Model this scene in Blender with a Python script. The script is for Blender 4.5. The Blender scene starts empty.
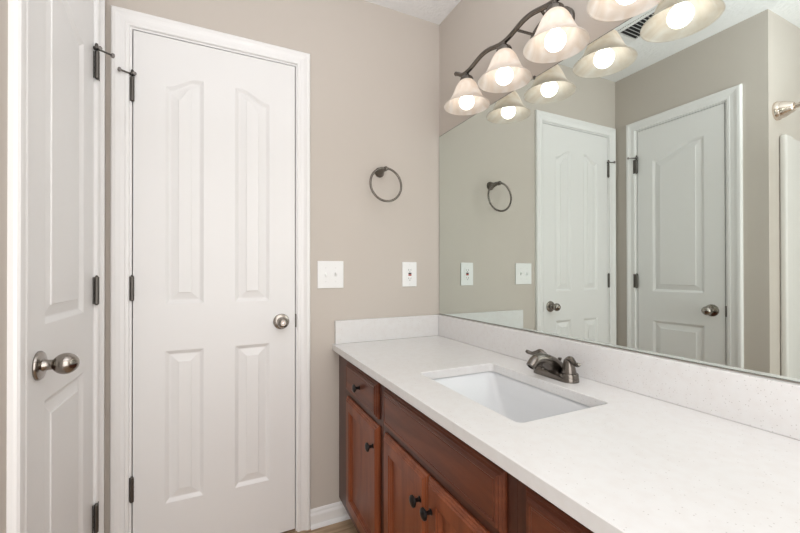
import bpy, bmesh, math, random
from mathutils import Vector, Matrix
random.seed(7)
PI = math.pi
SC = bpy.context.scene
COL = SC.collection

# ------------------------------------------------------------------ camera
CAM = Vector((-1.039, -1.6988, 1.1395))
YAW, PITCH, ROLL, FPX = 25.4351, 0.2302, -0.0701, 376.957
a, t, r = math.radians(YAW), math.radians(PITCH), math.radians(ROLL)
fw = Vector((math.sin(a)*math.cos(t), math.cos(a)*math.cos(t), math.sin(t)))
rt = Vector((math.cos(a), -math.sin(a), 0)); up = rt.cross(fw)
rt2 = rt*math.cos(r) + up*math.sin(r); up2 = rt2.cross(fw)
cd = bpy.data.cameras.new('camera'); cam = bpy.data.objects.new('camera', cd); COL.objects.link(cam)
M = Matrix((rt2, up2, -fw)).transposed().to_4x4(); M.translation = CAM
cam.matrix_world = M
cd.sensor_width = 36; cd.lens = FPX/800*36; cd.shift_y = 3.79/800; cd.clip_start = 0.01
SC.camera = cam

# ------------------------------------------------------------------ light
w = bpy.data.worlds.new('world'); SC.world = w; w.use_nodes = True
w.node_tree.nodes['Background'].inputs[0].default_value = (1, .97, .93, 1)
w.node_tree.nodes['Background'].inputs[1].default_value = 0.15
SC.view_settings.view_transform = 'Standard'; SC.view_settings.look = 'None'
SC.view_settings.gamma = 1; SC.view_settings.exposure = 0.33
BULB = 2.9

def area(name, loc, target, sx, sy, power, col):
    l = bpy.data.lights.new(name, 'AREA'); l.shape = 'RECTANGLE'; l.size = sx; l.size_y = sy
    l.energy = power; l.color = col
    o = bpy.data.objects.new(name, l); COL.objects.link(o); o.location = loc
    o.rotation_euler = (Vector(target) - Vector(loc)).to_track_quat('-Z', 'Y').to_euler()
    return o
area('rear_fill', (-.92, -2.27, 1.0), (-.90, 0, .75), 1.2, 1.9, 18.5, (1, .99, .985))  # added fill light behind the camera, no real opening there
area('ceiling_bounce_fill', (-.95, -1.80, 1.70), (-.95, -1.80, 2.44), 0.8, 0.5, 17.5, (.93, .975, 1.04))  # added unseen uplight, bounces fill off the ceiling

# ------------------------------------------------------------------ materials
def mat(name, col, rough=.5, metal=0, **kw):
    m = bpy.data.materials.new(name); m.use_nodes = True
    b = m.node_tree.nodes['Principled BSDF']
    b.inputs['Base Color'].default_value = (*col, 1); b.inputs['Roughness'].default_value = rough
    b.inputs['Metallic'].default_value = metal
    for k, v in kw.items(): b.inputs[k.replace('_', ' ')].default_value = v
    return m
def nt(m): return m.node_tree.nodes, m.node_tree.links, m.node_tree.nodes['Principled BSDF']
def bump(m, scale, strength, dist=.002, detail=3, stretch=None):
    N, L, b = nt(m)
    tc = N.new('ShaderNodeTexCoord'); n = N.new('ShaderNodeTexNoise'); bp = N.new('ShaderNodeBump')
    n.inputs['Scale'].default_value = scale; n.inputs['Detail'].default_value = detail
    bp.inputs['Strength'].default_value = strength; bp.inputs['Distance'].default_value = dist
    src = tc.outputs['Object']
    if stretch:
        mp = N.new('ShaderNodeMapping'); mp.inputs['Scale'].default_value = stretch
        L.new(src, mp.inputs[0]); src = mp.outputs[0]
    L.new(src, n.inputs['Vector']); L.new(n.outputs[0], bp.inputs['Height']); L.new(bp.outputs[0], b.inputs['Normal'])
    return m
PAINT = bump(mat('greige_wall_paint', (.575, .522, .468), .75), 220, .12, .001)
CEIL = bump(mat('textured_ceiling_paint', (.88, .875, .87), .9), 55, .7, .006, 4)
WHITE = bump(mat('white_semigloss_paint', (.83, .82, .81), .38), 40, .08, .001, 3, (1, 1, .06))
TRIM = mat('white_trim_paint', (.86, .85, .84), .33)
PLATE = mat('white_plastic', (.88, .88, .87), .3)
SLOT = mat('dark_slot', (.03, .03, .03), .5)
REDP = mat('red_plastic', (.45, .05, .04), .4)
NICKEL = bump(mat('brushed_nickel', (.33, .30, .27), .22, 1), 300, .05, .0005)
DNICKEL = mat('dark_satin_nickel', (.17, .153, .137), .22, 1)
PNICKEL = mat('polished_warm_nickel', (.80, .70, .62), .22, 1)
HINGE = mat('aged_hinge_metal', (.13, .12, .11), .4, 1)
BRONZE = mat('oil_rubbed_bronze', (.018, .015, .014), .32, .6)
RUBBER = mat('grey_rubber', (.25, .23, .22), .6)
PORC = mat('white_porcelain', (.68, .69, .70), .12)
FIBER = mat('white_fibreglass', (.74, .715, .685), .22)
DARK = mat('dark_backing', (.02, .018, .016), .9)
MIRROR = mat('silvered_mirror', (.75, .81, .775), .0, 1)
MEDGE = mat('mirror_edge', (.10, .115, .10), .3)

def quartz():
    m = mat('white_speckled_quartz', (.8, .8, .8), .22); N, L, b = nt(m)
    tc = N.new('ShaderNodeTexCoord')
    v = N.new('ShaderNodeTexVoronoi'); v.inputs['Scale'].default_value = 170
    L.new(tc.outputs['Object'], v.inputs['Vector'])
    n = N.new('ShaderNodeTexNoise'); n.inputs['Scale'].default_value = 45; n.inputs['Detail'].default_value = 4
    L.new(tc.outputs['Object'], n.inputs['Vector'])
    lt = N.new('ShaderNodeValToRGB'); lt.color_ramp.elements[0].position = .10; lt.color_ramp.elements[1].position = .22
    lt.color_ramp.elements[0].color = (1, 1, 1, 1); lt.color_ramp.elements[1].color = (0, 0, 0, 1)
    L.new(v.outputs['Distance'], lt.inputs[0])
    sep = N.new('ShaderNodeSeparateColor'); L.new(v.outputs['Color'], sep.inputs[0])
    g = N.new('ShaderNodeMath'); g.operation = 'GREATER_THAN'; g.inputs[1].default_value = .80; L.new(sep.outputs[0], g.inputs[0])
    mu = N.new('ShaderNodeMath'); mu.operation = 'MULTIPLY'; L.new(g.outputs[0], mu.inputs[0]); L.new(lt.outputs[0], mu.inputs[1])
    base = N.new('ShaderNodeValToRGB'); base.color_ramp.elements[0].color = (.735, .715, .70, 1); base.color_ramp.elements[1].color = (.755, .745, .735, 1)
    base.color_ramp.elements[0].position = .3; base.color_ramp.elements[1].position = .6
    L.new(n.outputs[0], base.inputs[0])
    mix = N.new('ShaderNodeMix'); mix.data_type = 'RGBA'; mix.inputs['B'].default_value = (.42, .39, .36, 1)
    sc = N.new('ShaderNodeMath'); sc.operation = 'MULTIPLY'; sc.inputs[1].default_value = .7; L.new(mu.outputs[0], sc.inputs[0])
    L.new(sc.outputs[0], mix.inputs['Factor']); L.new(base.outputs[0], mix.inputs['A']); L.new(mix.outputs['Result'], b.inputs['Base Color'])
    return m
QUARTZ = quartz()

def wood(name, c1, c2, stretch, rough, coat=0.0, scale=9):
    m = mat(name, c1, rough); N, L, b = nt(m)
    tc = N.new('ShaderNodeTexCoord'); mp = N.new('ShaderNodeMapping'); mp.inputs['Scale'].default_value = stretch
    n = N.new('ShaderNodeTexNoise'); n.inputs['Scale'].default_value = scale; n.inputs['Detail'].default_value = 6; n.inputs['Roughness'].default_value = .62
    L.new(tc.outputs['Object'], mp.inputs[0]); L.new(mp.outputs[0], n.inputs['Vector'])
    cr = N.new('ShaderNodeValToRGB'); cr.color_ramp.elements[0].color = (*c1, 1); cr.color_ramp.elements[1].color = (*c2, 1)
    cr.color_ramp.elements[0].position = .32; cr.color_ramp.elements[1].position = .7
    L.new(n.outputs[0], cr.inputs[0]); L.new(cr.outputs[0], b.inputs['Base Color'])
    b.inputs['Specular IOR Level'].default_value = .32; b.inputs['Coat Weight'].default_value = coat; b.inputs['Coat Roughness'].default_value = .18
    return m
CHERRY_V = wood('cherry_stained_wood', (.145, .034, .012), (.27, .073, .026), (3, 3, .35), .38, .1)
CHERRY_H = wood('cherry_stained_wood_across', (.085, .021, .009), (.165, .045, .018), (3, .35, 3), .38, .1)
CHERRY_B = wood('cherry_carcass_shaded', (.050, .0125, .006), (.088, .024, .011), (3, 3, .35), .40, .3)  # carcass and face frame colour darkened to carry the shadow in the gaps

def floor_mat():
    m = mat('wood_plank_floor', (.3, .2, .12), .42); N, L, b = nt(m)
    tc = N.new('ShaderNodeTexCoord')
    br = N.new('ShaderNodeTexBrick'); br.inputs['Scale'].default_value = 1; br.inputs['Brick Width'].default_value = 1.1; br.inputs['Row Height'].default_value = .15
    br.inputs['Mortar Size'].default_value = .0012; br.inputs['Color1'].default_value = (.8, .8, .8, 1); br.inputs['Color2'].default_value = (1.15, 1.15, 1.15, 1); br.inputs['Mortar'].default_value = (.3, .3, .3, 1)
    L.new(tc.outputs['Object'], br.inputs['Vector'])
    mp = N.new('ShaderNodeMapping'); mp.inputs['Scale'].default_value = (1.2, 14, 1); L.new(tc.outputs['Object'], mp.inputs[0])
    n = N.new('ShaderNodeTexNoise'); n.inputs['Scale'].default_value = 3; n.inputs['Detail'].default_value = 7; L.new(mp.outputs[0], n.inputs['Vector'])
    cr = N.new('ShaderNodeValToRGB'); cr.color_ramp.elements[0].color = (.22, .13, .07, 1); cr.color_ramp.elements[1].color = (.62, .45, .29, 1)
    cr.color_ramp.elements[0].position = .3; cr.color_ramp.elements[1].position = .68; L.new(n.outputs[0], cr.inputs[0])
    mx = N.new('ShaderNodeMix'); mx.data_type = 'RGBA'; mx.blend_type = 'MULTIPLY'; mx.inputs['Factor'].default_value = 1
    L.new(cr.outputs[0], mx.inputs['A']); L.new(br.outputs['Color'], mx.inputs['B']); L.new(mx.outputs['Result'], b.inputs['Base Color'])
    return m
FLOOR = floor_mat()

def shade_mat():
    m = bpy.data.materials.new('alabaster_glass'); m.use_nodes = True; N = m.node_tree.nodes; L = m.node_tree.links
    N.remove(N['Principled BSDF']); out = N['Material Output']
    tc = N.new('ShaderNodeTexCoord'); n = N.new('ShaderNodeTexNoise'); n.inputs['Scale'].default_value = 14; n.inputs['Detail'].default_value = 5
    n.inputs['Distortion'].default_value = 1.6; L.new(tc.outputs['Object'], n.inputs['Vector'])
    cr = N.new('ShaderNodeValToRGB'); cr.color_ramp.elements[0].color = (.82, .745, .67, 1); cr.color_ramp.elements[1].color = (.91, .875, .84, 1)
    cr.color_ramp.elements[0].position = .35; cr.color_ramp.elements[1].position = .65; L.new(n.outputs[0], cr.inputs[0])
    d = N.new('ShaderNodeBsdfDiffuse'); tr = N.new('ShaderNodeBsdfTranslucent'); g = N.new('ShaderNodeBsdfGlossy'); g.inputs['Roughness'].default_value = .2
    L.new(cr.outputs[0], d.inputs[0]); L.new(cr.outputs[0], tr.inputs[0])
    m1 = N.new('ShaderNodeMixShader'); m1.inputs[0].default_value = .5; L.new(d.outputs[0], m1.inputs[1]); L.new(tr.outputs[0], m1.inputs[2])
    m2 = N.new('ShaderNodeMixShader'); m2.inputs[0].default_value = .04; L.new(m1.outputs[0], m2.inputs[1]); L.new(g.outputs[0], m2.inputs[2])
    L.new(m2.outputs[0], out.inputs[0])
    return m
SHADE = shade_mat()
BULBM = mat('lit_bulb', (1, 1, 1), .4, Emission_Strength=BULB)
BULBM.node_tree.nodes['Principled BSDF'].inputs['Emission Color'].default_value = (1, .93, .85, 1)

# ------------------------------------------------------------------ mesh helpers
def newbm(): return bmesh.new()
def bx(bm, x0, x1, y0, y1, z0, z1, bev=0, seg=2):
    x0, x1 = sorted((x0, x1)); y0, y1 = sorted((y0, y1)); z0, z1 = sorted((z0, z1))
    v = [bm.verts.new(p) for p in ((x0,y0,z0),(x1,y0,z0),(x1,y1,z0),(x0,y1,z0),(x0,y0,z1),(x1,y0,z1),(x1,y1,z1),(x0,y1,z1))]
    f = [bm.faces.new([v[i] for i in q]) for q in ((3,2,1,0),(4,5,6,7),(0,1,5,4),(1,2,6,5),(2,3,7,6),(3,0,4,7))]
    if bev:
        es = list({e for q in f for e in q.edges})
        bmesh.ops.bevel(bm, geom=es, offset=bev, segments=seg, affect='EDGES', profile=.5)
    return bm
def frame_of(d):
    d = Vector(d).normalized(); h = Vector((0, 0, 1)) if abs(d.z) < .9 else Vector((1, 0, 0))
    u = d.cross(h).normalized(); return d, u, d.cross(u).normalized()
def lathe(bm, o, axis, prof, n=40, cap=True, smooth=True):
    """prof: (distance along axis, radius)"""
    o = Vector(o); d, u, v = frame_of(axis); rings = []
    for s, rr in prof:
        if rr < 1e-6: rings.append([bm.verts.new(o + d*s)])
        else: rings.append([bm.verts.new(o + d*s + (u*math.cos(2*PI*k/n) + v*math.sin(2*PI*k/n))*rr) for k in range(n)])
    fs = []
    for A, B in zip(rings, rings[1:]):
        if len(A) == 1 and len(B) == 1: continue
        for k in range(n):
            k2 = (k+1) % n
            if len(A) == 1: fs.append(bm.faces.new((A[0], B[k], B[k2])))
            elif len(B) == 1: fs.append(bm.faces.new((A[k], B[0], A[k2])))
            else: fs.append(bm.faces.new((A[k], B[k], B[k2], A[k2])))
    if cap:
        for R in (rings[0], rings[-1]):
            if len(R) > 2: bm.faces.new(R)
    for f in fs: f.smooth = smooth
    return bm
def tube(bm, pts, rad, n=12, closed=False, flat=1.0):
    pts = [Vector(p) for p in pts]; N_ = len(pts)
    if not hasattr(rad, '__len__'): rad = [rad]*N_
    rings = []; prev = None
    for i, p in enumerate(pts):
        if closed: tg = pts[(i+1) % N_] - pts[i-1]
        else: tg = pts[min(i+1, N_-1)] - pts[max(i-1, 0)]
        tg.normalize()
        if prev is None: _, u, _v = frame_of(tg)
        else: u = (prev - tg*prev.dot(tg)).normalized()
        prev = u; v = tg.cross(u)
        rings.append([bm.verts.new(p + (u*math.cos(2*PI*k/n) + v*math.sin(2*PI*k/n)*flat)*rad[i]) for k in range(n)])
    R = list(zip(rings, rings[1:])) + ([(rings[-1], rings[0])] if closed else [])
    for A, B in R:
        for k in range(n):
            f = bm.faces.new((A[k], A[(k+1) % n], B[(k+1) % n], B[k])); f.smooth = True
    if not closed: bm.faces.new(rings[0]); bm.faces.new(rings[-1])
    return bm
def smooth_path(pts, sub=8):
    P = [Vector(p) for p in pts]; out = []
    for i in range(len(P)-1):
        p0, p1, p2, p3 = P[max(i-1, 0)], P[i], P[i+1], P[min(i+2, len(P)-1)]
        for k in range(sub):
            s = k/sub
            out.append(.5*((2*p1) + (p2-p0)*s + (2*p0-5*p1+4*p2-p3)*s*s + (3*p1-p0-3*p2+p3)*s**3))
    out.append(P[-1]); return out
def lin(vals, sub=8):
    return [p.x for p in smooth_path([(v, 0, 0) for v in vals], sub)]

def thing(name, label, cat, loc=(0, 0, 0), group=None):
    o = bpy.data.objects.new(name, None); COL.objects.link(o); o.location = loc; o.empty_display_size = .05
    o['label'] = label; o['category'] = cat
    if group: o['group'] = group
    return o
def worigin(o):
    v = Vector((0, 0, 0))
    while o: v += Vector(o.location); o = o.parent
    return v
def obj(name, bm, m, parent=None, loc=None, label=None):
    """all shapes are given in room coordinates; loc = the object's own origin in the room"""
    po = worigin(parent); org = Vector(loc) if loc is not None else (po if parent else Vector((0, 0, 0)))
    bmesh.ops.recalc_face_normals(bm, faces=bm.faces)
    for ed in bm.edges:
        if len(ed.link_faces) == 2 and ed.calc_face_angle(0) > .6: ed.smooth = False
    bmesh.ops.translate(bm, verts=bm.verts, vec=-org)
    me = bpy.data.meshes.new(name); bm.to_mesh(me); bm.free(); me.materials.append(m)
    o = bpy.data.objects.new(name, me); COL.objects.link(o)
    if parent: o.parent = parent
    o.location = org - po
    if label: o['label'] = label
    return o
def struct(name, bm, m, loc=None):
    o = obj(name, bm, m, None, loc); o['kind'] = 'structure'; return o
def tag(o, label, cat, group=None):
    o['label'] = label; o['category'] = cat
    if group: o['group'] = group
    return o

# ------------------------------------------------------------------ dimensions
W = 1.4177        # mirror wall to left wall
H = 2.44
YC = -.801        # left wall ends here, tub alcove begins
XA = -2.20; YR = -2.34
T = .12
D2L, D2R, DT = -1.3345, -.744, 2.045        # door 2 slab
D1N, D1F = -.620, -.153                     # door 1 slab (near, far)
GAP, JB = .004, .018
back = lambda u, z, d: Vector((u, -d, z))          # d = out of the wall into the room
left = lambda u, z, d: Vector((-W + d, u, z))

# ------------------------------------------------------------------ shell
def wall_hole(name, axis, lo, hi, hl, hh, ht, plane, out):
    """one mesh; axis 'x' = wall along x at y=plane, thickness towards out"""
    bm = newbm()
    def b(u0, u1, z0, z1):
        if u1-u0 < 1e-5 or z1-z0 < 1e-5: return
        if axis == 'x': bx(bm, u0, u1, plane, plane+out, z0, z1)
        else: bx(bm, plane, plane+out, u0, u1, z0, z1)
    b(lo, hl, 0, H); b(hh, hi, 0, H); b(hl, hh, ht, H)
    return struct(name, bm, PAINT)
wall_hole('wall_back', 'x', -W-T, T, D2L-GAP-JB, D2R+GAP+JB, DT+GAP+JB, 0, T)
wall_hole('wall_left', 'y', YC, 0, D1N-GAP-JB, D1F+GAP+JB, DT+GAP+JB, -W, -T)
struct('wall_right', bx(newbm(), 0, T, YR-T, 0, 0, H), PAINT)
struct('wall_alcove_end', bx(newbm(), XA, -W-T, YC, YC+T, 0, H), PAINT)
struct('wall_alcove_side', bx(newbm(), XA-T, XA, YR-T, YC+T, 0, H), PAINT)
struct('wall_rear', bx(newbm(), XA, 0, YR-T, YR, 0, H), PAINT)
struct('floor', bx(newbm(), XA-T, T, YR-T, .14, -.08, 0), FLOOR)
struct('ceiling', bx(newbm(), XA-T, T, YR-T, T, H, H+.08), CEIL)

# ------------------------------------------------------------------ doors
def sweep_u(bm, fn, u0, u1, top, prof, bot=0.0, k0=1.0):
    """mitred three-sided frame; prof = closed list of (offset outward, height)"""
    st = []
    for (o, d) in prof:
        st.append([fn(u0-o*k0, bot, d), fn(u0-o*k0, top+o, d), fn(u1+o, top+o, d), fn(u1+o, bot, d)])
    V = [[bm.verts.new(p) for p in row] for row in st]; n = len(V)
    for i in range(n):
        j = (i+1) % n
        for k in range(3): bm.faces.new((V[i][k], V[i][k+1], V[j][k+1], V[j][k]))
    bm.faces.new([V[i][0] for i in range(n)]); bm.faces.new([V[i][3] for i in range(n)])
    return bm
CASING = [(0, 0), (0, .008), (.003, .0105), (.011, .0115), (.014, .0095), (.027, .0105), (.036, .0145), (.041, .0175), (.051, .0175), (.055, .014), (.0565, .009), (.0565, 0)]

def door_mesh(fn, u0, u1, z0, z1, panels, front=.0005, thick=.035):
    """slab with relief panels pressed into its front. panels: (pu0,pu1,pz0,top(t))"""
    bm = newbm(); NS = 20
    us = {round(u0, 5), round(u1, 5)}
    for (a0, a1, b0, tf) in panels:
        for k in range(NS+1): us.add(round(a0 + (a1-a0)*k/NS, 5))
    us = sorted(us)
    def q(p): return bm.faces.new([bm.verts.new(x) for x in p])
    for ua, ub in zip(us, us[1:]):
        cuts = []
        for (a0, a1, b0, tf) in panels:
            if ua >= a0-1e-5 and ub <= a1+1e-5:
                cuts.append((b0, b0, tf((ua-a0)/(a1-a0)), tf((ub-a0)/(a1-a0))))
        cuts.sort(); za = zb = z0
        for c in cuts:
            q([fn(ua, za, front), fn(ub, zb, front), fn(ub, c[1], front), fn(ua, c[0], front)]); za, zb = c[2], c[3]
        q([fn(ua, za, front), fn(ub, zb, front), fn(ub, z1, front), fn(ua, z1, front)])
        q([fn(ua, z0, front-thick), fn(ub, z0, front-thick), fn(ub, z1, front-thick), fn(ua, z1, front-thick)])
        for z in (z0, z1): q([fn(ua, z, front), fn(ub, z, front), fn(ub, z, front-thick), fn(ua, z, front-thick)])
    for u in (u0, u1): q([fn(u, z0, front), fn(u, z1, front), fn(u, z1, front-thick), fn(u, z0, front-thick)])
    LOOPS = [(0, 0), (.003, -.0015), (.013, -.0085), (.0165, -.009), (.0425, -.0035), (.0435, -.0012), (.0455, -.0005)]
    for (a0, a1, b0, tf) in panels:
        loops = []
        for ins, dep in LOOPS:
            L = [fn(a0+ins, b0+ins, front+dep), fn(a1-ins, b0+ins, front+dep)]
            L = [fn(a0+ins+(a1-a0-2*ins)*k/NS, b0+ins, front+dep) for k in range(NS+1)]
            L += [fn(a1-ins-(a1-a0-2*ins)*k/NS, tf(1-k/NS)-ins, front+dep) for k in range(NS+1)]
            loops.append([bm.verts.new(p) for p in L])
        for A, B in zip(loops, loops[1:]):
            n = len(A)
            for k in range(n): bm.faces.new((A[k], A[(k+1) % n], B[(k+1) % n], B[k]))
        bm.faces.new(loops[-1])
    bmesh.ops.remove_doubles(bm, verts=bm.verts, dist=5e-5)
    return bm

def ease(s): return s*s*(3-2*s)
def rise(lo, hi): return lambda s: lo + (hi-lo)*ease(min(1, s/.85))
def fall(lo, hi): return lambda s: lo + (hi-lo)*ease(min(1, (1-s)/.85))
flat = lambda z: (lambda s: z)

def hinge(parent, fn, u, z, side):
    """side = +1 when the slab lies at larger u"""
    bm = newbm(); D = .0105 if side < 0 else .0070
    lathe(bm, fn(u, z-.048, D), (0, 0, 1), [(0, .002), (.002, .0045), (.004, .0066), (.092, .0066), (.094, .0045), (.097, .003), (.099, 0)], 16)
    for zz in (z-.027, z-.009, z+.009, z+.027):
        lathe(bm, fn(u, zz-.0007, D), (0, 0, 1), [(0, .0071), (.0014, .0071)], 16)
    h = obj('hinge', bm, HINGE, parent, fn(u, z, 0))
    bm = newbm(); h0 = .0106 if side < 0 else .0004
    for s, wd, hh in ((side, .0035, .0008), (-side, .021 if side < 0 else .0095, h0)):
        A = [fn(u, z-.044, hh), fn(u + s*wd, z-.044, hh), fn(u + s*wd, z+.044, hh), fn(u, z+.044, hh)]
        B = [p + (fn(0, 0, .0020) - fn(0, 0, 0)) for p in A]
        a_ = [bm.verts.new(p) for p in A]; b_ = [bm.verts.new(p) for p in B]
        bm.faces.new(a_); bm.faces.new(b_)
        for k in range(4): bm.faces.new((a_[k], a_[(k+1) % 4], b_[(k+1) % 4], b_[k]))
    obj('hinge_leaf', bm, HINGE, h, fn(u, z, 0))
    return h
def pin_stop(parent, fn, u, z, side):
    bm = newbm(); c = fn(u, z, .0090 if side < 0 else .007); out = fn(0, 0, 1) - fn(0, 0, 0); al = fn(1, 0, 0) - fn(0, 0, 0)
    e1 = c + out*(.034 if side < 0 else .016) - al*side*(.029 if side < 0 else .033) + Vector((0, 0, .002))
    e2 = c + out*.010 + al*side*.008
    lathe(bm, c - Vector((0, 0, .003)), (0, 0, 1), [(0, .0095), (.006, .0095)], 16)
    lathe(bm, c + Vector((0, 0, .003)), (0, 0, 1), [(0, .005), (.010, .005), (.014, .003), (.015, 0)], 12)
    tube(bm, [c, e1], .0030, 10); tube(bm, [c, e2], .0032, 10)
    s = obj('hinge_pin_stop', bm, HINGE, parent, c)
    obj('bumper', lathe(newbm(), e1, (e1-c), [(-.001, .004), (.001, .0078), (.006, .0078), (.008, .005)], 16), RUBBER, s, e1, label='grey rubber bumper tip')
    obj('bumper', lathe(newbm(), e2, (e2-c), [(-.001, .004), (.001, .0060), (.004, .0060), (.005, .004)], 16), RUBBER, s, e2, label='grey rubber bumper tip')
def knob(parent, fn, u, z, kind):
    o = fn(u, z, 0); out = fn(0, 0, 1) - fn(0, 0, 0)
    bm = lathe(newbm(), o, out, [(.0008, .0335), (.004, .0335), (.007, .0315), (.009, .026), (.0105, .018), (.011, 0)], 48)
    k = obj('door_knob', bm, NICKEL, parent, o)
    bm = newbm(); P = [(.010, .0145), (.014, .0130), (.020, .0115), (.026, .0115), (.028, .012)]
    if kind == 'egg':
        c, L_, R_ = .0500, .0250, .0245
        P += [(c - L_*math.cos(th), R_*math.sin(th)) for th in [PI*(.17 + .83*i/22) for i in range(23)]]
        P[-1] = (c + L_, 0)
    else:
        c, L_, R_ = .050, .021, .024
        P += [(c - L_*math.cos(th), R_*math.sin(th)) for th in [PI*(.14 + .68*i/18) for i in range(19)]]
        P += [(P[-1][0]+.0008, .0118), (P[-1][0]-.0045, .0112), (P[-1][0]-.0045, 0)]
    obj('knob_grip', lathe(bm, o, out, P, 40), NICKEL, k, o)
    if kind != 'egg':
        e = P[-1][0]
        obj('lock_button', lathe(newbm(), o, out, [(e, .0072), (e+.006, .0072), (e+.0085, .005), (e+.009, 0)], 20), PNICKEL, k, o, label='small bright lock button')
    return k
def strike(parent, fn, u, z, side):
    bm = newbm(); p0 = fn(u, z-.029, -.012); p1 = fn(u + side*.006, z+.029, .0025)
    bx(bm, p0.x, p1.x, p0.y, p1.y, p0.z, p1.z, .0012)
    obj('strike_plate', bm, HINGE, parent, fn(u, z, 0))

def door_set(num, fn, ua, ub, panels, hinge_u, hinge_side, knob_u, knob_kind, strike_u, strike_side, cas_label):
    # slab is the root of everything that swings with it
    d = obj('door_%d' % num, door_mesh(fn, ua, ub, .012, DT, panels), WHITE, None, fn((ua+ub)/2, .012, 0)); d['kind'] = 'structure'
    for z in (1.822, 1.079, .332): hinge(d, fn, hinge_u, z, hinge_side)
    pin_stop(d, fn, hinge_u, 1.876, hinge_side)
    knob(d, fn, knob_u, .925, knob_kind)
    tr = obj('trim_%d' % num, sweep_u(newbm(), fn, ua-GAP-(.009 if num == 1 else .007), ub+GAP+(.009 if num == 1 else .005), DT+GAP+.007, CASING, 0.0, 1.17 if num == 1 else 1.0), TRIM); tr['kind'] = 'structure'
    jp = [(0, 0), (0, -.037), (-.011, -.037), (-.011, -.072), (0, -.072), (0, -T), (JB, -T), (JB, 0)]
    obj('door_jamb', sweep_u(newbm(), fn, ua-GAP, ub+GAP, DT+GAP, jp), TRIM, tr)
    strike(tr, fn, strike_u, .925, strike_side)
    # added unseen backing that blocks light and keeps the door crack dark
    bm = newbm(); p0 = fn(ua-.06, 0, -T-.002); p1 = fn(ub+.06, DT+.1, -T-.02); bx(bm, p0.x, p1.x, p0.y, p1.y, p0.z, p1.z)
    bk = obj('gap_backing', bm, DARK, tr)
    return d
P2 = [(-1.232, -1.100, 1.016, rise(1.858, 1.903)), (-.986, -.850, 1.016, fall(1.858, 1.903)),
      (-1.232, -1.100, .250, flat(.835)), (-.986, -.850, .250, flat(.835))]
door_set(2, back, D2L, D2R, P2, D2L-GAP*.5, 1, -.802, 'button', D2R+.0005, 1, '')
P1 = [(-.525, -.244, 1.016, fall(1.838, 1.903)), (-.525, -.244, .250, flat(.835))]
door_set(1, left, D1N, D1F, P1, D1F+GAP*.5, -1, -.560, 'egg', D1N-.0065, 1, '')

# ------------------------------------------------------------------ baseboards
BB = [(0, 0), (.013, 0), (.013, .052), (.011, .057), (.0075, .062), (.0065, .070), (.0035, .0765), (0, .078)]
def baseboard(name, p0, p1, n):
    """p0->p1 along the wall foot, n = direction into the room"""
    bm = newbm(); A = [bm.verts.new(Vector((*p0, z)) + Vector((*n, 0))*d) for d, z in BB]; B = [bm.verts.new(Vector((*p1, z)) + Vector((*n, 0))*d) for d, z in BB]
    k = len(A)
    for i in range(k): bm.faces.new((A[i], A[(i+1) % k], B[(i+1) % k], B[i]))
    bm.faces.new(A); bm.faces.new(B); 
    o = struct(name, bm, TRIM)
    bm = newbm(); d = (Vector(p1)-Vector(p0)).normalized(); q0 = Vector((*p0, 0)) + Vector((*n, 0))*.013
    q1 = Vector((*p1, 0)) + Vector((*n, 0))*.013
    SH = [(0, 0), (.012, 0), (.0105, .007), (.006, .0125), (0, .015)]
    A = [bm.verts.new(q0 + Vector((*n, 0))*a_ + Vector((0, 0, z))) for a_, z in SH]; B = [bm.verts.new(q1 + Vector((*n, 0))*a_ + Vector((0, 0, z))) for a_, z in SH]
    k = len(A)
    for i in range(k): bm.faces.new((A[i], A[(i+1) % k], B[(i+1) % k], B[i]))
    bm.faces.new(A); bm.faces.new(B); obj('shoe_moulding', bm, TRIM, o)
baseboard('baseboard_back', (D2R+GAP+.005+.0566, 0), (-.4705, 0), (0, -1))
baseboard('baseboard_left', (-W, D1N-GAP-.009-.0665), (-W, YC+.0), (1, 0))
baseboard('baseboard_right', (0, -1.665), (0, YR), (-1, 0))
baseboard('baseboard_rear', (-.02, YR), (-1.44, YR), (0, 1))

# ------------------------------------------------------------------ vanity cabinets
XF, XD = -.545, -.562     # face frame plane, front of doors and drawers
VEND = -1.62
CT = .8095; SLAB = .0275; CB = CT - SLAB
def inset_panel(y0, y1, z0, z1, loops, xback=XF-.0005):
    bm = newbm(); rings = []
    for ins, h in loops:
        x = xback - h
        rings.append([bm.verts.new((x, yy, zz)) for yy, zz in ((y0+ins, z0+ins), (y1-ins, z0+ins), (y1-ins, z1-ins), (y0+ins, z1-ins))])
    for A, B in zip(rings, rings[1:]):
        for k in range(4): bm.faces.new((A[k], A[(k+1) % 4], B[(k+1) % 4], B[k]))
    bm.faces.new(rings[0]); bm.faces.new(rings[-1]); return bm
EDGE = [(0, 0), (0, .005), (.0035, .0085), (.0055, .0085), (.0090, .0130), (.0115, .0130), (.0150, .0165)]
DRAWER = EDGE + [(.020, .0165), (.022, .0148), (.024, .0165)]
DOORP = EDGE + [(.050, .0165), (.053, .0135), (.056, .0135), (.059, .006), (.063, .003), (.067, .0045), (.069, .0045)]
def cab_knob(parent, y, z):
    bm = lathe(newbm(), (XD+.0012, y, z), (-1, 0, 0), [(0, .0085), (.002, .0085), (.004, .0055), (.012, .0050), (.016, .0065), (.0185, .0135), (.021, .0155), (.0245, .0150), (.027, .0115), (.0285, .006), (.0288, 0)], 28)
    obj('knob', bm, BRONZE, parent, (XD, y, z), label='round black knob')
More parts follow.
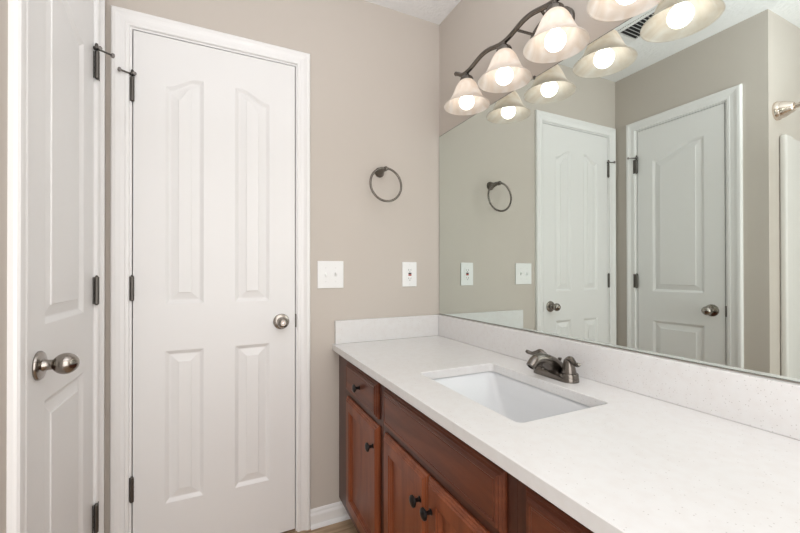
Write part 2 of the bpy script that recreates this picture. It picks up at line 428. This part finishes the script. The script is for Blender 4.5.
def cabinet(label, ya, yb, group):
    """ya far, yb near"""
    t_ = thing('vanity_cabinet', label, 'cabinet', ((XF)/2, (ya+yb)/2, 0), group)
    bm = newbm()
    g = .0004
    for y in (ya-g, yb+g+.016): bx(bm, XF+.019, -.004, y, y-.016, .10, CB-.0005)      # sides
    bx(bm, XF+.019, -.004, ya-.0165, yb+.0165, .10, .116)                             # deck
    bx(bm, XF+.07, XF+.085, ya-g, yb+g, .0, .0998)                                    # toe kick board
    obj('carcass', bm, CHERRY_B, t_)
    return t_
def face(t_, ya, yb, fl, fr, rails):
    bm = newbm(); g = .0004
    bx(bm, XF, XF+.0188, ya-g, ya-fl, .10, CB-.0005, .0008, 1); bx(bm, XF, XF+.0188, yb+fr, yb+g, .10, CB-.0005, .0008, 1)
    for z0, z1 in rails: bx(bm, XF+.0003, XF+.0185, ya-fl, yb+fr, z0, z1)
    obj('face_frame', bm, CHERRY_B, t_)
def front(t_, name, y0, y1, z0, z1, loops, m, knobs=(), label=None):
    o = obj(name, inset_panel(min(y0, y1), max(y0, y1), z0, z1, loops), m, t_, (XD, (y0+y1)/2, (z0+z1)/2), label)
    for k in knobs: cab_knob(o, *k)
    return o
Z_DT, Z_DB, Z_ET, Z_EB = .759, .634, .611, .140
c1 = cabinet('cherry vanity cabinet against the back wall, one drawer over a single door', 0-.003, -.53, 'cherry vanity cabinets')
face(c1, -.003, -.53, .160, .045, [(.10, .155), (.60, .645), (.745, CB-.0006)])
front(c1, 'drawer_front', -.148, -.500, Z_DB, Z_DT, DRAWER, CHERRY_H, [(-.332, .698)])
front(c1, 'cabinet_door', -.148, -.505, Z_EB, Z_ET, DOORP, CHERRY_V, [(-.474, .535)])
c2 = cabinet('cherry vanity cabinet under the sink, long false drawer front over two doors', -.53, -1.163, 'cherry vanity cabinets')
face(c2, -.53, -1.163, .038, .038, [(.10, .155), (.60, .645), (.745, CB-.0006)])
front(c2, 'false_drawer_front', -.556, -1.136, Z_DB, Z_DT, DRAWER, CHERRY_H)
front(c2, 'cabinet_door', -.556, -.8435, Z_EB, Z_ET, DOORP, CHERRY_V, [(-.815, .536)])
front(c2, 'cabinet_door', -.8475, -1.136, Z_EB, Z_ET, DOORP, CHERRY_V, [(-.874, .536)])
c3 = cabinet('cherry vanity cabinet nearest the camera with stacked drawers', -1.163, VEND, 'cherry vanity cabinets')
face(c3, -1.163, VEND, .038, .038, [(.10, .155), (.38, .40), (.60, .645), (.745, CB-.0006)])
for z0, z1 in ((Z_DB, Z_DT), (.40, Z_ET), (Z_EB, .376)):
    front(c3, 'drawer_front', -1.190, VEND+.026, z0, z1, DRAWER, CHERRY_H, [(-1.392, (z0+z1)/2)])

# ------------------------------------------------------------------ countertop + splashes
CX0, CX1, CY0, CY1 = -.453, -.156, -1.069, -.611    # sink cut-out
def rrect(x0, x1, y0, y1, rad, n=6):
    out = []
    for cx, cy, s in ((x1-rad, y1-rad, 0), (x0+rad, y1-rad, 1), (x0+rad, y0+rad, 2), (x1-rad, y0+rad, 3)):
        for k in range(n+1):
            th = PI/2*(s + k/n); out.append((cx + rad*math.cos(th), cy + rad*math.sin(th)))
    return out
ctop = thing('countertop', 'white speckled quartz countertop over the cherry vanity cabinets', 'countertop', (-.29, -.81, CB))
bm = newbm()
def ring(bm, pts, z): return [bm.verts.new((x, y, z)) for x, y in pts]
outer = [(-.0005, -.0005), (-.577, -.0005), (-.577, VEND-.008), (-.0005, VEND-.008)]
e = .0015
rings_o = [ring(bm, outer, CB), ring(bm, outer, CT-e),
           ring(bm, [(-.0005, -.0005), (-.577+e, -.0005), (-.577+e, VEND-.008+e), (-.0005, VEND-.008+e)], CT)]
rings_i = [ring(bm, rrect(CX0, CX1, CY0, CY1, .016), CB), ring(bm, rrect(CX0, CX1, CY0, CY1, .016), CT-.0015),
           ring(bm, rrect(CX0-.0015, CX1+.0015, CY0-.0015, CY1+.0015, .0175), CT)]
for R in (rings_o, rings_i):
    for A, B in zip(R, R[1:]):
        k = len(A)
        for i in range(k): bm.faces.new((A[i], A[(i+1) % k], B[(i+1) % k], B[i]))
for a_ in (0, 2):
    es = []
    for R in (rings_o[a_], rings_i[a_]):
        for i in range(len(R)): es.append(bm.edges.get((R[i], R[(i+1) % len(R)])))
    bmesh.ops.triangle_fill(bm, edges=es, use_beauty=True, use_dissolve=False)
obj('stone_slab', bm, QUARTZ, ctop)
BS = .916
obj('side_splash', bx(newbm(), -.566, -.0205, -.0005, -.0205, CT+.0003, BS, .0012, 1), QUARTZ, ctop)
obj('backsplash', bx(newbm(), -.0005, -.0205, -.0008, VEND-.008, CT+.0003, BS, .0012, 1), QUARTZ, ctop)

# ------------------------------------------------------------------ sink
sk = thing('undermount_sink', 'white rectangular porcelain sink set under the quartz countertop', 'sink', ((CX0+CX1)/2, (CY0+CY1)/2, CB-.15))
bm = newbm()
def sr(dx0, dx1, dy0, dy1, z, rad): return ring(bm, rrect(CX0+dx0, CX1-dx1, CY0+dy0, CY1-dy1, rad, 6), z)
seq = [sr(-.022, -.022, -.022, -.022, CB-.0006, .03), sr(-.006, -.006, -.006, -.006, CB-.0006, .020), sr(-.003, -.003, -.003, -.003, CB-.006, .020),
       sr(.010, .016, .045, .045, CB-.055, .018), sr(.022, .030, .095, .095, CB-.110, .022), sr(.045, .05, .13, .13, CB-.128, .03), sr(.12, .12, .20, .20, CB-.133, .02)]
for A, B in zip(seq, seq[1:]):
    k = len(A)
    for i in range(k):
        f = bm.faces.new((A[i], A[(i+1) % k], B[(i+1) % k], B[i])); f.smooth = True
bm.faces.new(seq[-1])
out = [sr(-.022, -.022, -.022, -.022, CB-.012, .03), sr(-.004, -.004, .02, .02, CB-.07, .03), sr(.02, .02, .10, .10, CB-.145, .03)]
prev = seq[0]
for B in out:
    k = len(B)
    for i in range(k): bm.faces.new((prev[i], prev[(i+1) % k], B[(i+1) % k], B[i]))
    prev = B
bm.faces.new(prev)
obj('basin', bm, PORC, sk)
sx, sy = (CX0+CX1)/2, (CY0+CY1)/2
obj('drain', lathe(newbm(), (sx, sy, CB-.1328), (0, 0, 1), [(0, .022), (.002, .022), (.003, .019), (.0015, .017), (.0015, .012), (.005, .012), (.006, .009), (.006, 0)], 28), DNICKEL, sk, label='nickel pop-up drain')

# ------------------------------------------------------------------ faucet
FX, FY = -.090, -.838
fa = thing('bathroom_faucet', 'brushed nickel two-handle faucet behind the sink', 'faucet', (FX, FY, CT))
bm = newbm()
def capsule(cx, cy, hl, rad, z, n=14):
    o = []
    for k in range(n+1): th = PI*k/n; o.append((cx + rad*math.cos(th), cy + hl + rad*math.sin(th)))
    for k in range(n+1): th = PI + PI*k/n; o.append((cx + rad*math.cos(th), cy - hl + rad*math.sin(th)))
    return ring(bm, o, z)
seq = [capsule(FX, FY, .051, .0290, CT+.0002), capsule(FX, FY, .051, .0285, CT+.009), capsule(FX, FY, .051, .0265, CT+.015), capsule(FX, FY, .051, .022, CT+.0185)]
for A, B in zip(seq, seq[1:]):
    for i in range(len(A)):
        f = bm.faces.new((A[i], A[(i+1) % len(A)], B[(i+1) % len(A)], B[i])); f.smooth = True
bm.faces.new(seq[0]); bm.faces.new(seq[-1])
obj('base_plate', bm, DNICKEL, fa)
# spout: a broad body that sweeps up and over the basin
pts = smooth_path([(FX+.004, FY, CT+.0165), (FX+.001, FY, CT+.029), (FX-.022, FY, CT+.045), (FX-.055, FY, CT+.061), (FX-.082, FY, CT+.060), (FX-.098, FY, CT+.047)], 8)
rad = lin([.027, .0265, .0235, .0190, .0165, .0150], 8)
bm = tube(newbm(), pts, rad, 24)
d_ = (pts[-1]-pts[-2]).normalized()
lathe(bm, pts[-1] - d_*.001, d_, [(0, .0150), (.007, .0148), (.008, .0130), (.009, .009), (.004, .009)], 24, cap=True)
obj('spout', bm, DNICKEL, fa)
for s in (1, -1):
    hy = FY + s*.051
    bm = lathe(newbm(), (FX, hy, CT+.010), (0, 0, 1), [(0, .0275), (.012, .0270), (.0145, .0255), (.0150, .0215), (.0165, .0215), (.028, .0190), (.042, .0165), (.052, .0140), (.057, .0105), (.060, 0)], 36)
    o = obj('handle', bm, DNICKEL, fa, (FX, hy, CT+.01))
    lp = smooth_path([(FX, hy - s*.010, CT+.056), (FX-.002, hy + s*.006, CT+.066), (FX-.006, hy + s*.020, CT+.062), (FX-.012, hy + s*.034, CT+.058), (FX-.018, hy + s*.047, CT+.061), (FX-.020, hy + s*.053, CT+.064)], 6)
    obj('lever', tube(newbm(), lp, lin([.009, .0105, .0085, .0060, .0065, .0045], 6), 16), DNICKEL, o, (FX, hy, CT+.06))
bm = lathe(newbm(), (FX+.020, FY, CT+.015), (0, 0, 1), [(0, .0022), (.032, .0022), (.035, .0045), (.041, .0060), (.043, .0055), (.044, 0)], 18)
obj('lift_rod', bm, DNICKEL, fa)

# ------------------------------------------------------------------ mirror
MZ0, MZ1 = .9205, 1.8466
mi = thing('wall_mirror', 'large frameless mirror on the right wall above the quartz backsplash', 'mirror', (0, -.8, MZ0))
g_ = obj('glass', bx(newbm(), -.0005, -.0050, -.004, VEND, MZ0, MZ1, .0006, 1), MIRROR, mi)
obj('glass_edge', bx(newbm(), -.0004, -.0040, -.0022, VEND-.0015, MZ0-.0012, MZ1+.0018), MEDGE, mi, label='dark edge of the mirror')
for y in (-.668, -1.30):
    obj('mirror_clip', bx(newbm(), -.0004, -.0085, y-.0035, y+.0035, MZ1-.004, MZ1+.008, .001), DNICKEL, mi, label='small metal clip')

# ------------------------------------------------------------------ vanity light
LY = [-.406, -.6355, -.865, -1.0945]; LX = -.116; LYC = sum(LY)/4
vl = thing('vanity_light', 'wavy brushed nickel bar with four lit bell shades above the mirror', 'light', (-.02, LYC, 1.98))
ZB = 1.969
def bar_z(y):
    s = (y - LY[0])/(LY[1]-LY[0])
    return ZB + .020*math.sin(PI*s)**2
pts = [(LX, LY[0]+.078, ZB+.030), (LX, LY[0]+.062, ZB+.022), (LX, LY[0]+.040, ZB+.007), (LX, LY[0]+.02, ZB+.001)]
y = LY[0]
while y > LY[3]-.001: pts.append((LX, y, bar_z(y))); y -= .0115
pts += [(LX, LY[3]-.02, ZB+.001), (LX, LY[3]-.040, ZB+.007), (LX, LY[3]-.062, ZB+.022), (LX, LY[3]-.078, ZB+.030)]
bm = tube(newbm(), pts, .0085, 14)
for e_ in (pts[0], pts[-1]): lathe(bm, Vector(e_) - Vector((0, .005, 0)), (0, 1, 0), [(0, .006), (.002, .009), (.008, .009), (.010, .006)], 16)
obj('bar', bm, DNICKEL, vl)
bm = newbm(); n = 48; prv = None
for dx, k in ((-.0005, 1.08), (-.012, 1.08), (-.018, 1.02), (-.021, .85), (-.024, .55), (-.026, .2)):
    R = [bm.verts.new((dx, LYC + .004 + .088*k*math.cos(2*PI*i/n), 1.971 + .060*k*math.sin(2*PI*i/n))) for i in range(n)]
    if prv:
        for i in range(n):
            f = bm.faces.new((prv[i], prv[(i+1) % n], R[(i+1) % n], R[i])); f.smooth = True
    else: bm.faces.new(R)
    prv = R
bm.faces.new(prv)
obj('wall_plate', bm, DNICKEL, vl)
for s in (1, -1):
    obj('strut', tube(newbm(), [(-.014, LYC + s*.020, 1.965), (-.055, LYC + s*.038, 1.968), (LX, LYC + s*.056, bar_z(LYC+s*.056)-.001)], .0048, 10), DNICKEL, vl)
# glass profile (z, r)
SP = [(1.828, .0945), (1.8315, .0925), (1.838, .0845), (1.848, .0745), (1.862, .0645), (1.880, .0560), (1.900, .0475), (1.916, .0395), (1.928, .0305), (1.934, .0240)]
SP2 = []
for i, (z, rr) in enumerate(SP[:-1]):
    for k in range(3): SP2.append((z + (SP[i+1][0]-z)*k/3, rr + (SP[i+1][1]-rr)*k/3))
SP2.append(SP[-1])
P = [p.to_tuple()[:2] for p in smooth_path([(z, rr, 0) for z, rr in SP], 4)]
def lamp(yv, copy=None):
    if copy is None:
        bm = lathe(newbm(), (LX, yv, 0), (0, 0, 1), [(1.926, .0265), (1.940, .0275), (1.946, .0245), (1.953, .0150), (1.957, .0105), (1.966, .0085), (1.968, 0)], 32)
        cap = obj('socket_cup', bm, DNICKEL, vl, (LX, yv, 1.94))
        outer_ = [(z, rr) for z, rr in P]; inner_ = [(z + (.0008 if i == 0 else 0), rr-.0030) for i, (z, rr) in enumerate(P)]
        bm = lathe(newbm(), (LX, yv, 0), (0, 0, 1), outer_ + inner_[::-1] + [outer_[0]], 56, cap=False)
        sh = obj('lamp_shade', bm, SHADE, cap, (LX, yv, 1.88), label='alabaster glass bell shade')
        bp_ = [(1.8455 - .031*math.cos(th), .031*math.sin(th)) for th in [PI*i/24*.86 for i in range(25)]]
        bm = lathe(newbm(), (LX, yv, 0), (0, 0, 1), bp_ + [(1.885, .0135), (1.924, .013)], 32)
        bu = obj('bulb', bm, BULBM, cap, (LX, yv, 1.86), label='lit white bulb')
        return [cap, sh, bu]
    out = []
    for i, s in enumerate(copy):
        c = s.copy(); COL.objects.link(c)
        if i == 0: c.parent = vl; c.location = Vector(s.location) + Vector((0, yv-LY[0], 0))
        else: c.parent = out[0]
        out.append(c)
    return out
L0 = lamp(LY[0])
for y in LY[1:]: lamp(y, L0)

# ------------------------------------------------------------------ towel ring, switch, outlet
tx, tz = -.342, 1.622
tr = thing('towel_ring', 'brushed nickel towel ring on the greige back wall', 'towel ring', (tx, 0, tz))
obj('wall_mount', lathe(newbm(), (tx, -.0003, tz), (0, -1, 0), [(0, .024), (.004, .024), (.007, .0215), (.010, .0200), (.030, .0140), (.045, .0105), (.060, .0085), (.066, .0085)], 32), DNICKEL, tr)
obj('post_end', lathe(newbm(), (tx, -.066, tz), (0, -1, 0), [(0, .0085), (.002, .0105), (.012, .0115), (.020, .0105), (.025, .006), (.026, 0)], 24), DNICKEL, tr)
RR = .078
obj('ring', tube(newbm(), [(tx + RR*math.sin(2*PI*i/72), -.079 - .004*(1-math.cos(2*PI*i/72)), tz - RR + .003 + RR*math.cos(2*PI*i/72)) for i in range(72)], .0052, 12, closed=True), DNICKEL, tr)

sw = thing('light_switch', 'white double switch plate between the door and the vanity', 'switch', (-.5845, 0, 1.127))
obj('cover_plate', bx(newbm(), -.645, -.524, -.0003, -.0062, 1.065, 1.189, .0022), PLATE, sw)
for k, x in enumerate((-.6075, -.5615)):
    bm = bx(newbm(), x-.005, x+.005, -.0062, -.0068, 1.115, 1.139)
    o = obj('switch_slot', bm, PLATE, sw)
    bm = newbm(); v = [bm.verts.new(p) for p in ((x-.0042, -.0064, 1.118), (x+.0042, -.0064, 1.118), (x+.0042, -.0064, 1.136), (x-.0042, -.0064, 1.136),
        (x-.0036, -.0165, 1.131 if k else 1.119), (x+.0036, -.0165, 1.131 if k else 1.119), (x+.0036, -.0165, 1.137 if k else 1.125), (x-.0036, -.0165, 1.137 if k else 1.125))]
    for q in ((0,1,2,3),(4,5,6,7),(0,1,5,4),(1,2,6,5),(2,3,7,6),(3,0,4,7)): bm.faces.new([v[i] for i in q])
    obj('toggle', bm, PLATE, sw)
    for z in (1.096, 1.158):
        obj('screw', lathe(newbm(), (x, -.0061, z), (0, -1, 0), [(0, .0032), (.0008, .003), (.0012, 0)], 14), mat('screw_paint', (.8, .8, .79), .4) if 'screw_paint' not in bpy.data.materials else bpy.data.materials['screw_paint'], sw)

ox = -.180; oz = 1.127
ol = thing('wall_outlet', 'white outlet with test buttons between the towel ring and the mirror', 'outlet', (ox, 0, oz))
obj('cover_plate', bx(newbm(), ox-.040, ox+.040, -.0003, -.0062, oz-.062, oz+.062, .0022), PLATE, ol)
obj('receptacle', bx(newbm(), ox-.0165, ox+.0165, -.0060, -.0082, oz-.0335, oz+.0335, .0012), PLATE, ol)
obj('test_button', bx(newbm(), ox-.0085, ox+.0085, -.0080, -.0100, oz+.0005, oz+.0075, .0006, 1), SLOT, ol, label='black test button')
obj('reset_button', bx(newbm(), ox-.0085, ox+.0085, -.0080, -.0100, oz-.0075, oz-.0005, .0006, 1), REDP, ol, label='red reset button')
for s in (1, -1):
    zc = oz + s*.021
    obj('socket_slot', bx(newbm(), ox-.0072, ox-.0052, -.0080, -.0086, zc-.0035, zc+.005), SLOT, ol)
    obj('socket_slot', bx(newbm(), ox+.0052, ox+.0070, -.0080, -.0086, zc-.0025, zc+.004), SLOT, ol)
    obj('socket_slot', lathe(newbm(), (ox, -.0080, zc-.0085), (0, -1, 0), [(0, .0022), (.0006, .0022)], 12), SLOT, ol)
for z in (oz-.049, oz+.049): obj('screw', lathe(newbm(), (ox, -.0061, z), (0, -1, 0), [(0, .0032), (.0008, .003), (.0012, 0)], 14), bpy.data.materials['screw_paint'], ol)

# ------------------------------------------------------------------ ceiling vent
vx0, vx1, vy0, vy1 = -1.075, -.905, -.655, -.345
ve = thing('ceiling_vent', 'white slatted vent in the ceiling seen in the mirror', 'vent', ((vx0+vx1)/2, (vy0+vy1)/2, H))
bm = newbm()
bx(bm, vx0, vx1, vy0, vy0+.022, H-.006, H-.0003); bx(bm, vx0, vx1, vy1-.022, vy1, H-.006, H-.0003)
bx(bm, vx0, vx0+.02, vy0+.022, vy1-.022, H-.006, H-.0003); bx(bm, vx1-.02, vx1, vy0+.022, vy1-.022, H-.006, H-.0003)
obj('frame', bm, TRIM, ve)
obj('duct_opening', bx(newbm(), vx0+.015, vx1-.015, vy0+.015, vy1-.015, H-.0012, H-.0004), SLOT, ve, label='dark duct opening')
y = vy0+.030; n_ = 0
while y < vy1-.028:
    bm = newbm(); v = [bm.verts.new(p) for p in ((vx0+.018, y, H-.0110), (vx1-.018, y, H-.0110), (vx1-.018, y+.0105, H-.0035), (vx0+.018, y+.0105, H-.0035))]
    v2 = [bm.verts.new(q.co + Vector((0, 0, -.0012))) for q in v]
    bm.faces.new(v); bm.faces.new(v2)
    for k in range(4): bm.faces.new((v[k], v[(k+1) % 4], v2[(k+1) % 4], v2[k]))
    obj('slat', bm, TRIM, ve); y += .0205

# ------------------------------------------------------------------ bathtub, surround, shower rod
tub = thing('bathtub', 'white bathtub in the alcove seen at the mirror edge', 'bathtub', (-1.82, -1.57, 0))
bm = newbm(); X0, X1, Y0, Y1 = XA+.002, -1.450, YR+.002, YC-.002
seq = [ring(bm, rrect(X0, X1, Y0, Y1, .004, 6), .0005), ring(bm, rrect(X0, X1, Y0, Y1, .004, 6), .405), ring(bm, rrect(X0+.006, X1-.006, Y0+.006, Y1-.006, .006, 6), .412),
       ring(bm, rrect(X0+.06, X1-.075, Y0+.07, Y1-.07, .12, 6), .412), ring(bm, rrect(X0+.07, X1-.085, Y0+.08, Y1-.08, .13, 6), .400), ring(bm, rrect(X0+.12, X1-.14, Y0+.16, Y1-.12, .12, 6), .09), ring(bm, rrect(X0+.17, X1-.19, Y0+.22, Y1-.17, .10, 6), .07)]
for A, B in zip(seq, seq[1:]):
    for i in range(len(A)): bm.faces.new((A[i], A[(i+1) % len(A)], B[(i+1) % len(A)], B[i]))
bm.faces.new(seq[0]); bm.faces.new(seq[-1])
obj('tub_body', bm, FIBER, tub)
su = thing('tub_surround', 'white moulded surround panels lining the tub alcove', 'tub surround', (-1.82, -1.57, .413))
SZ0, SZ1 = .4135, 1.829
bm = newbm()
bx(bm, -1.522, -1.600, YC-.001, YC-.030, SZ0, SZ1, .010, 3); bx(bm, -1.600, XA+.001, YC-.001, YC-.016, SZ0, SZ1-.006, .003)
obj('end_panel', bm, FIBER, su)
bm = newbm()
bx(bm, -1.522, -1.600, YR+.001, YR+.030, SZ0, SZ1, .010, 3); bx(bm, -1.600, XA+.001, YR+.001, YR+.016, SZ0, SZ1-.006, .003)
obj('end_panel', bm, FIBER, su)
obj('back_panel', bx(newbm(), XA+.001, XA+.016, YR+.017, YC-.017, SZ0, SZ1-.006, .003), FIBER, su)
rx, rz = -1.498, 1.945
sr_ = thing('shower_rod', 'warm nickel shower rod with a stepped flange beside the tub alcove', 'shower rod', (rx, -1.57, rz))
obj('rod', tube(newbm(), [(rx, YC-.030, rz), (rx, YR+.030, rz)], .0125, 20), PNICKEL, sr_)
for yy, s in ((YC-.0004, -1), (YR+.0004, 1)):
    obj('flange', lathe(newbm(), (rx, yy, rz), (0, s, 0), [(0, .046), (.006, .047), (.014, .0445), (.022, .0395), (.024, .041), (.034, .0385), (.050, .0300), (.060, .0255), (.066, .0225), (.068, .019), (.062, .0150), (.055, .0135)], 36, cap=False), PNICKEL, sr_)
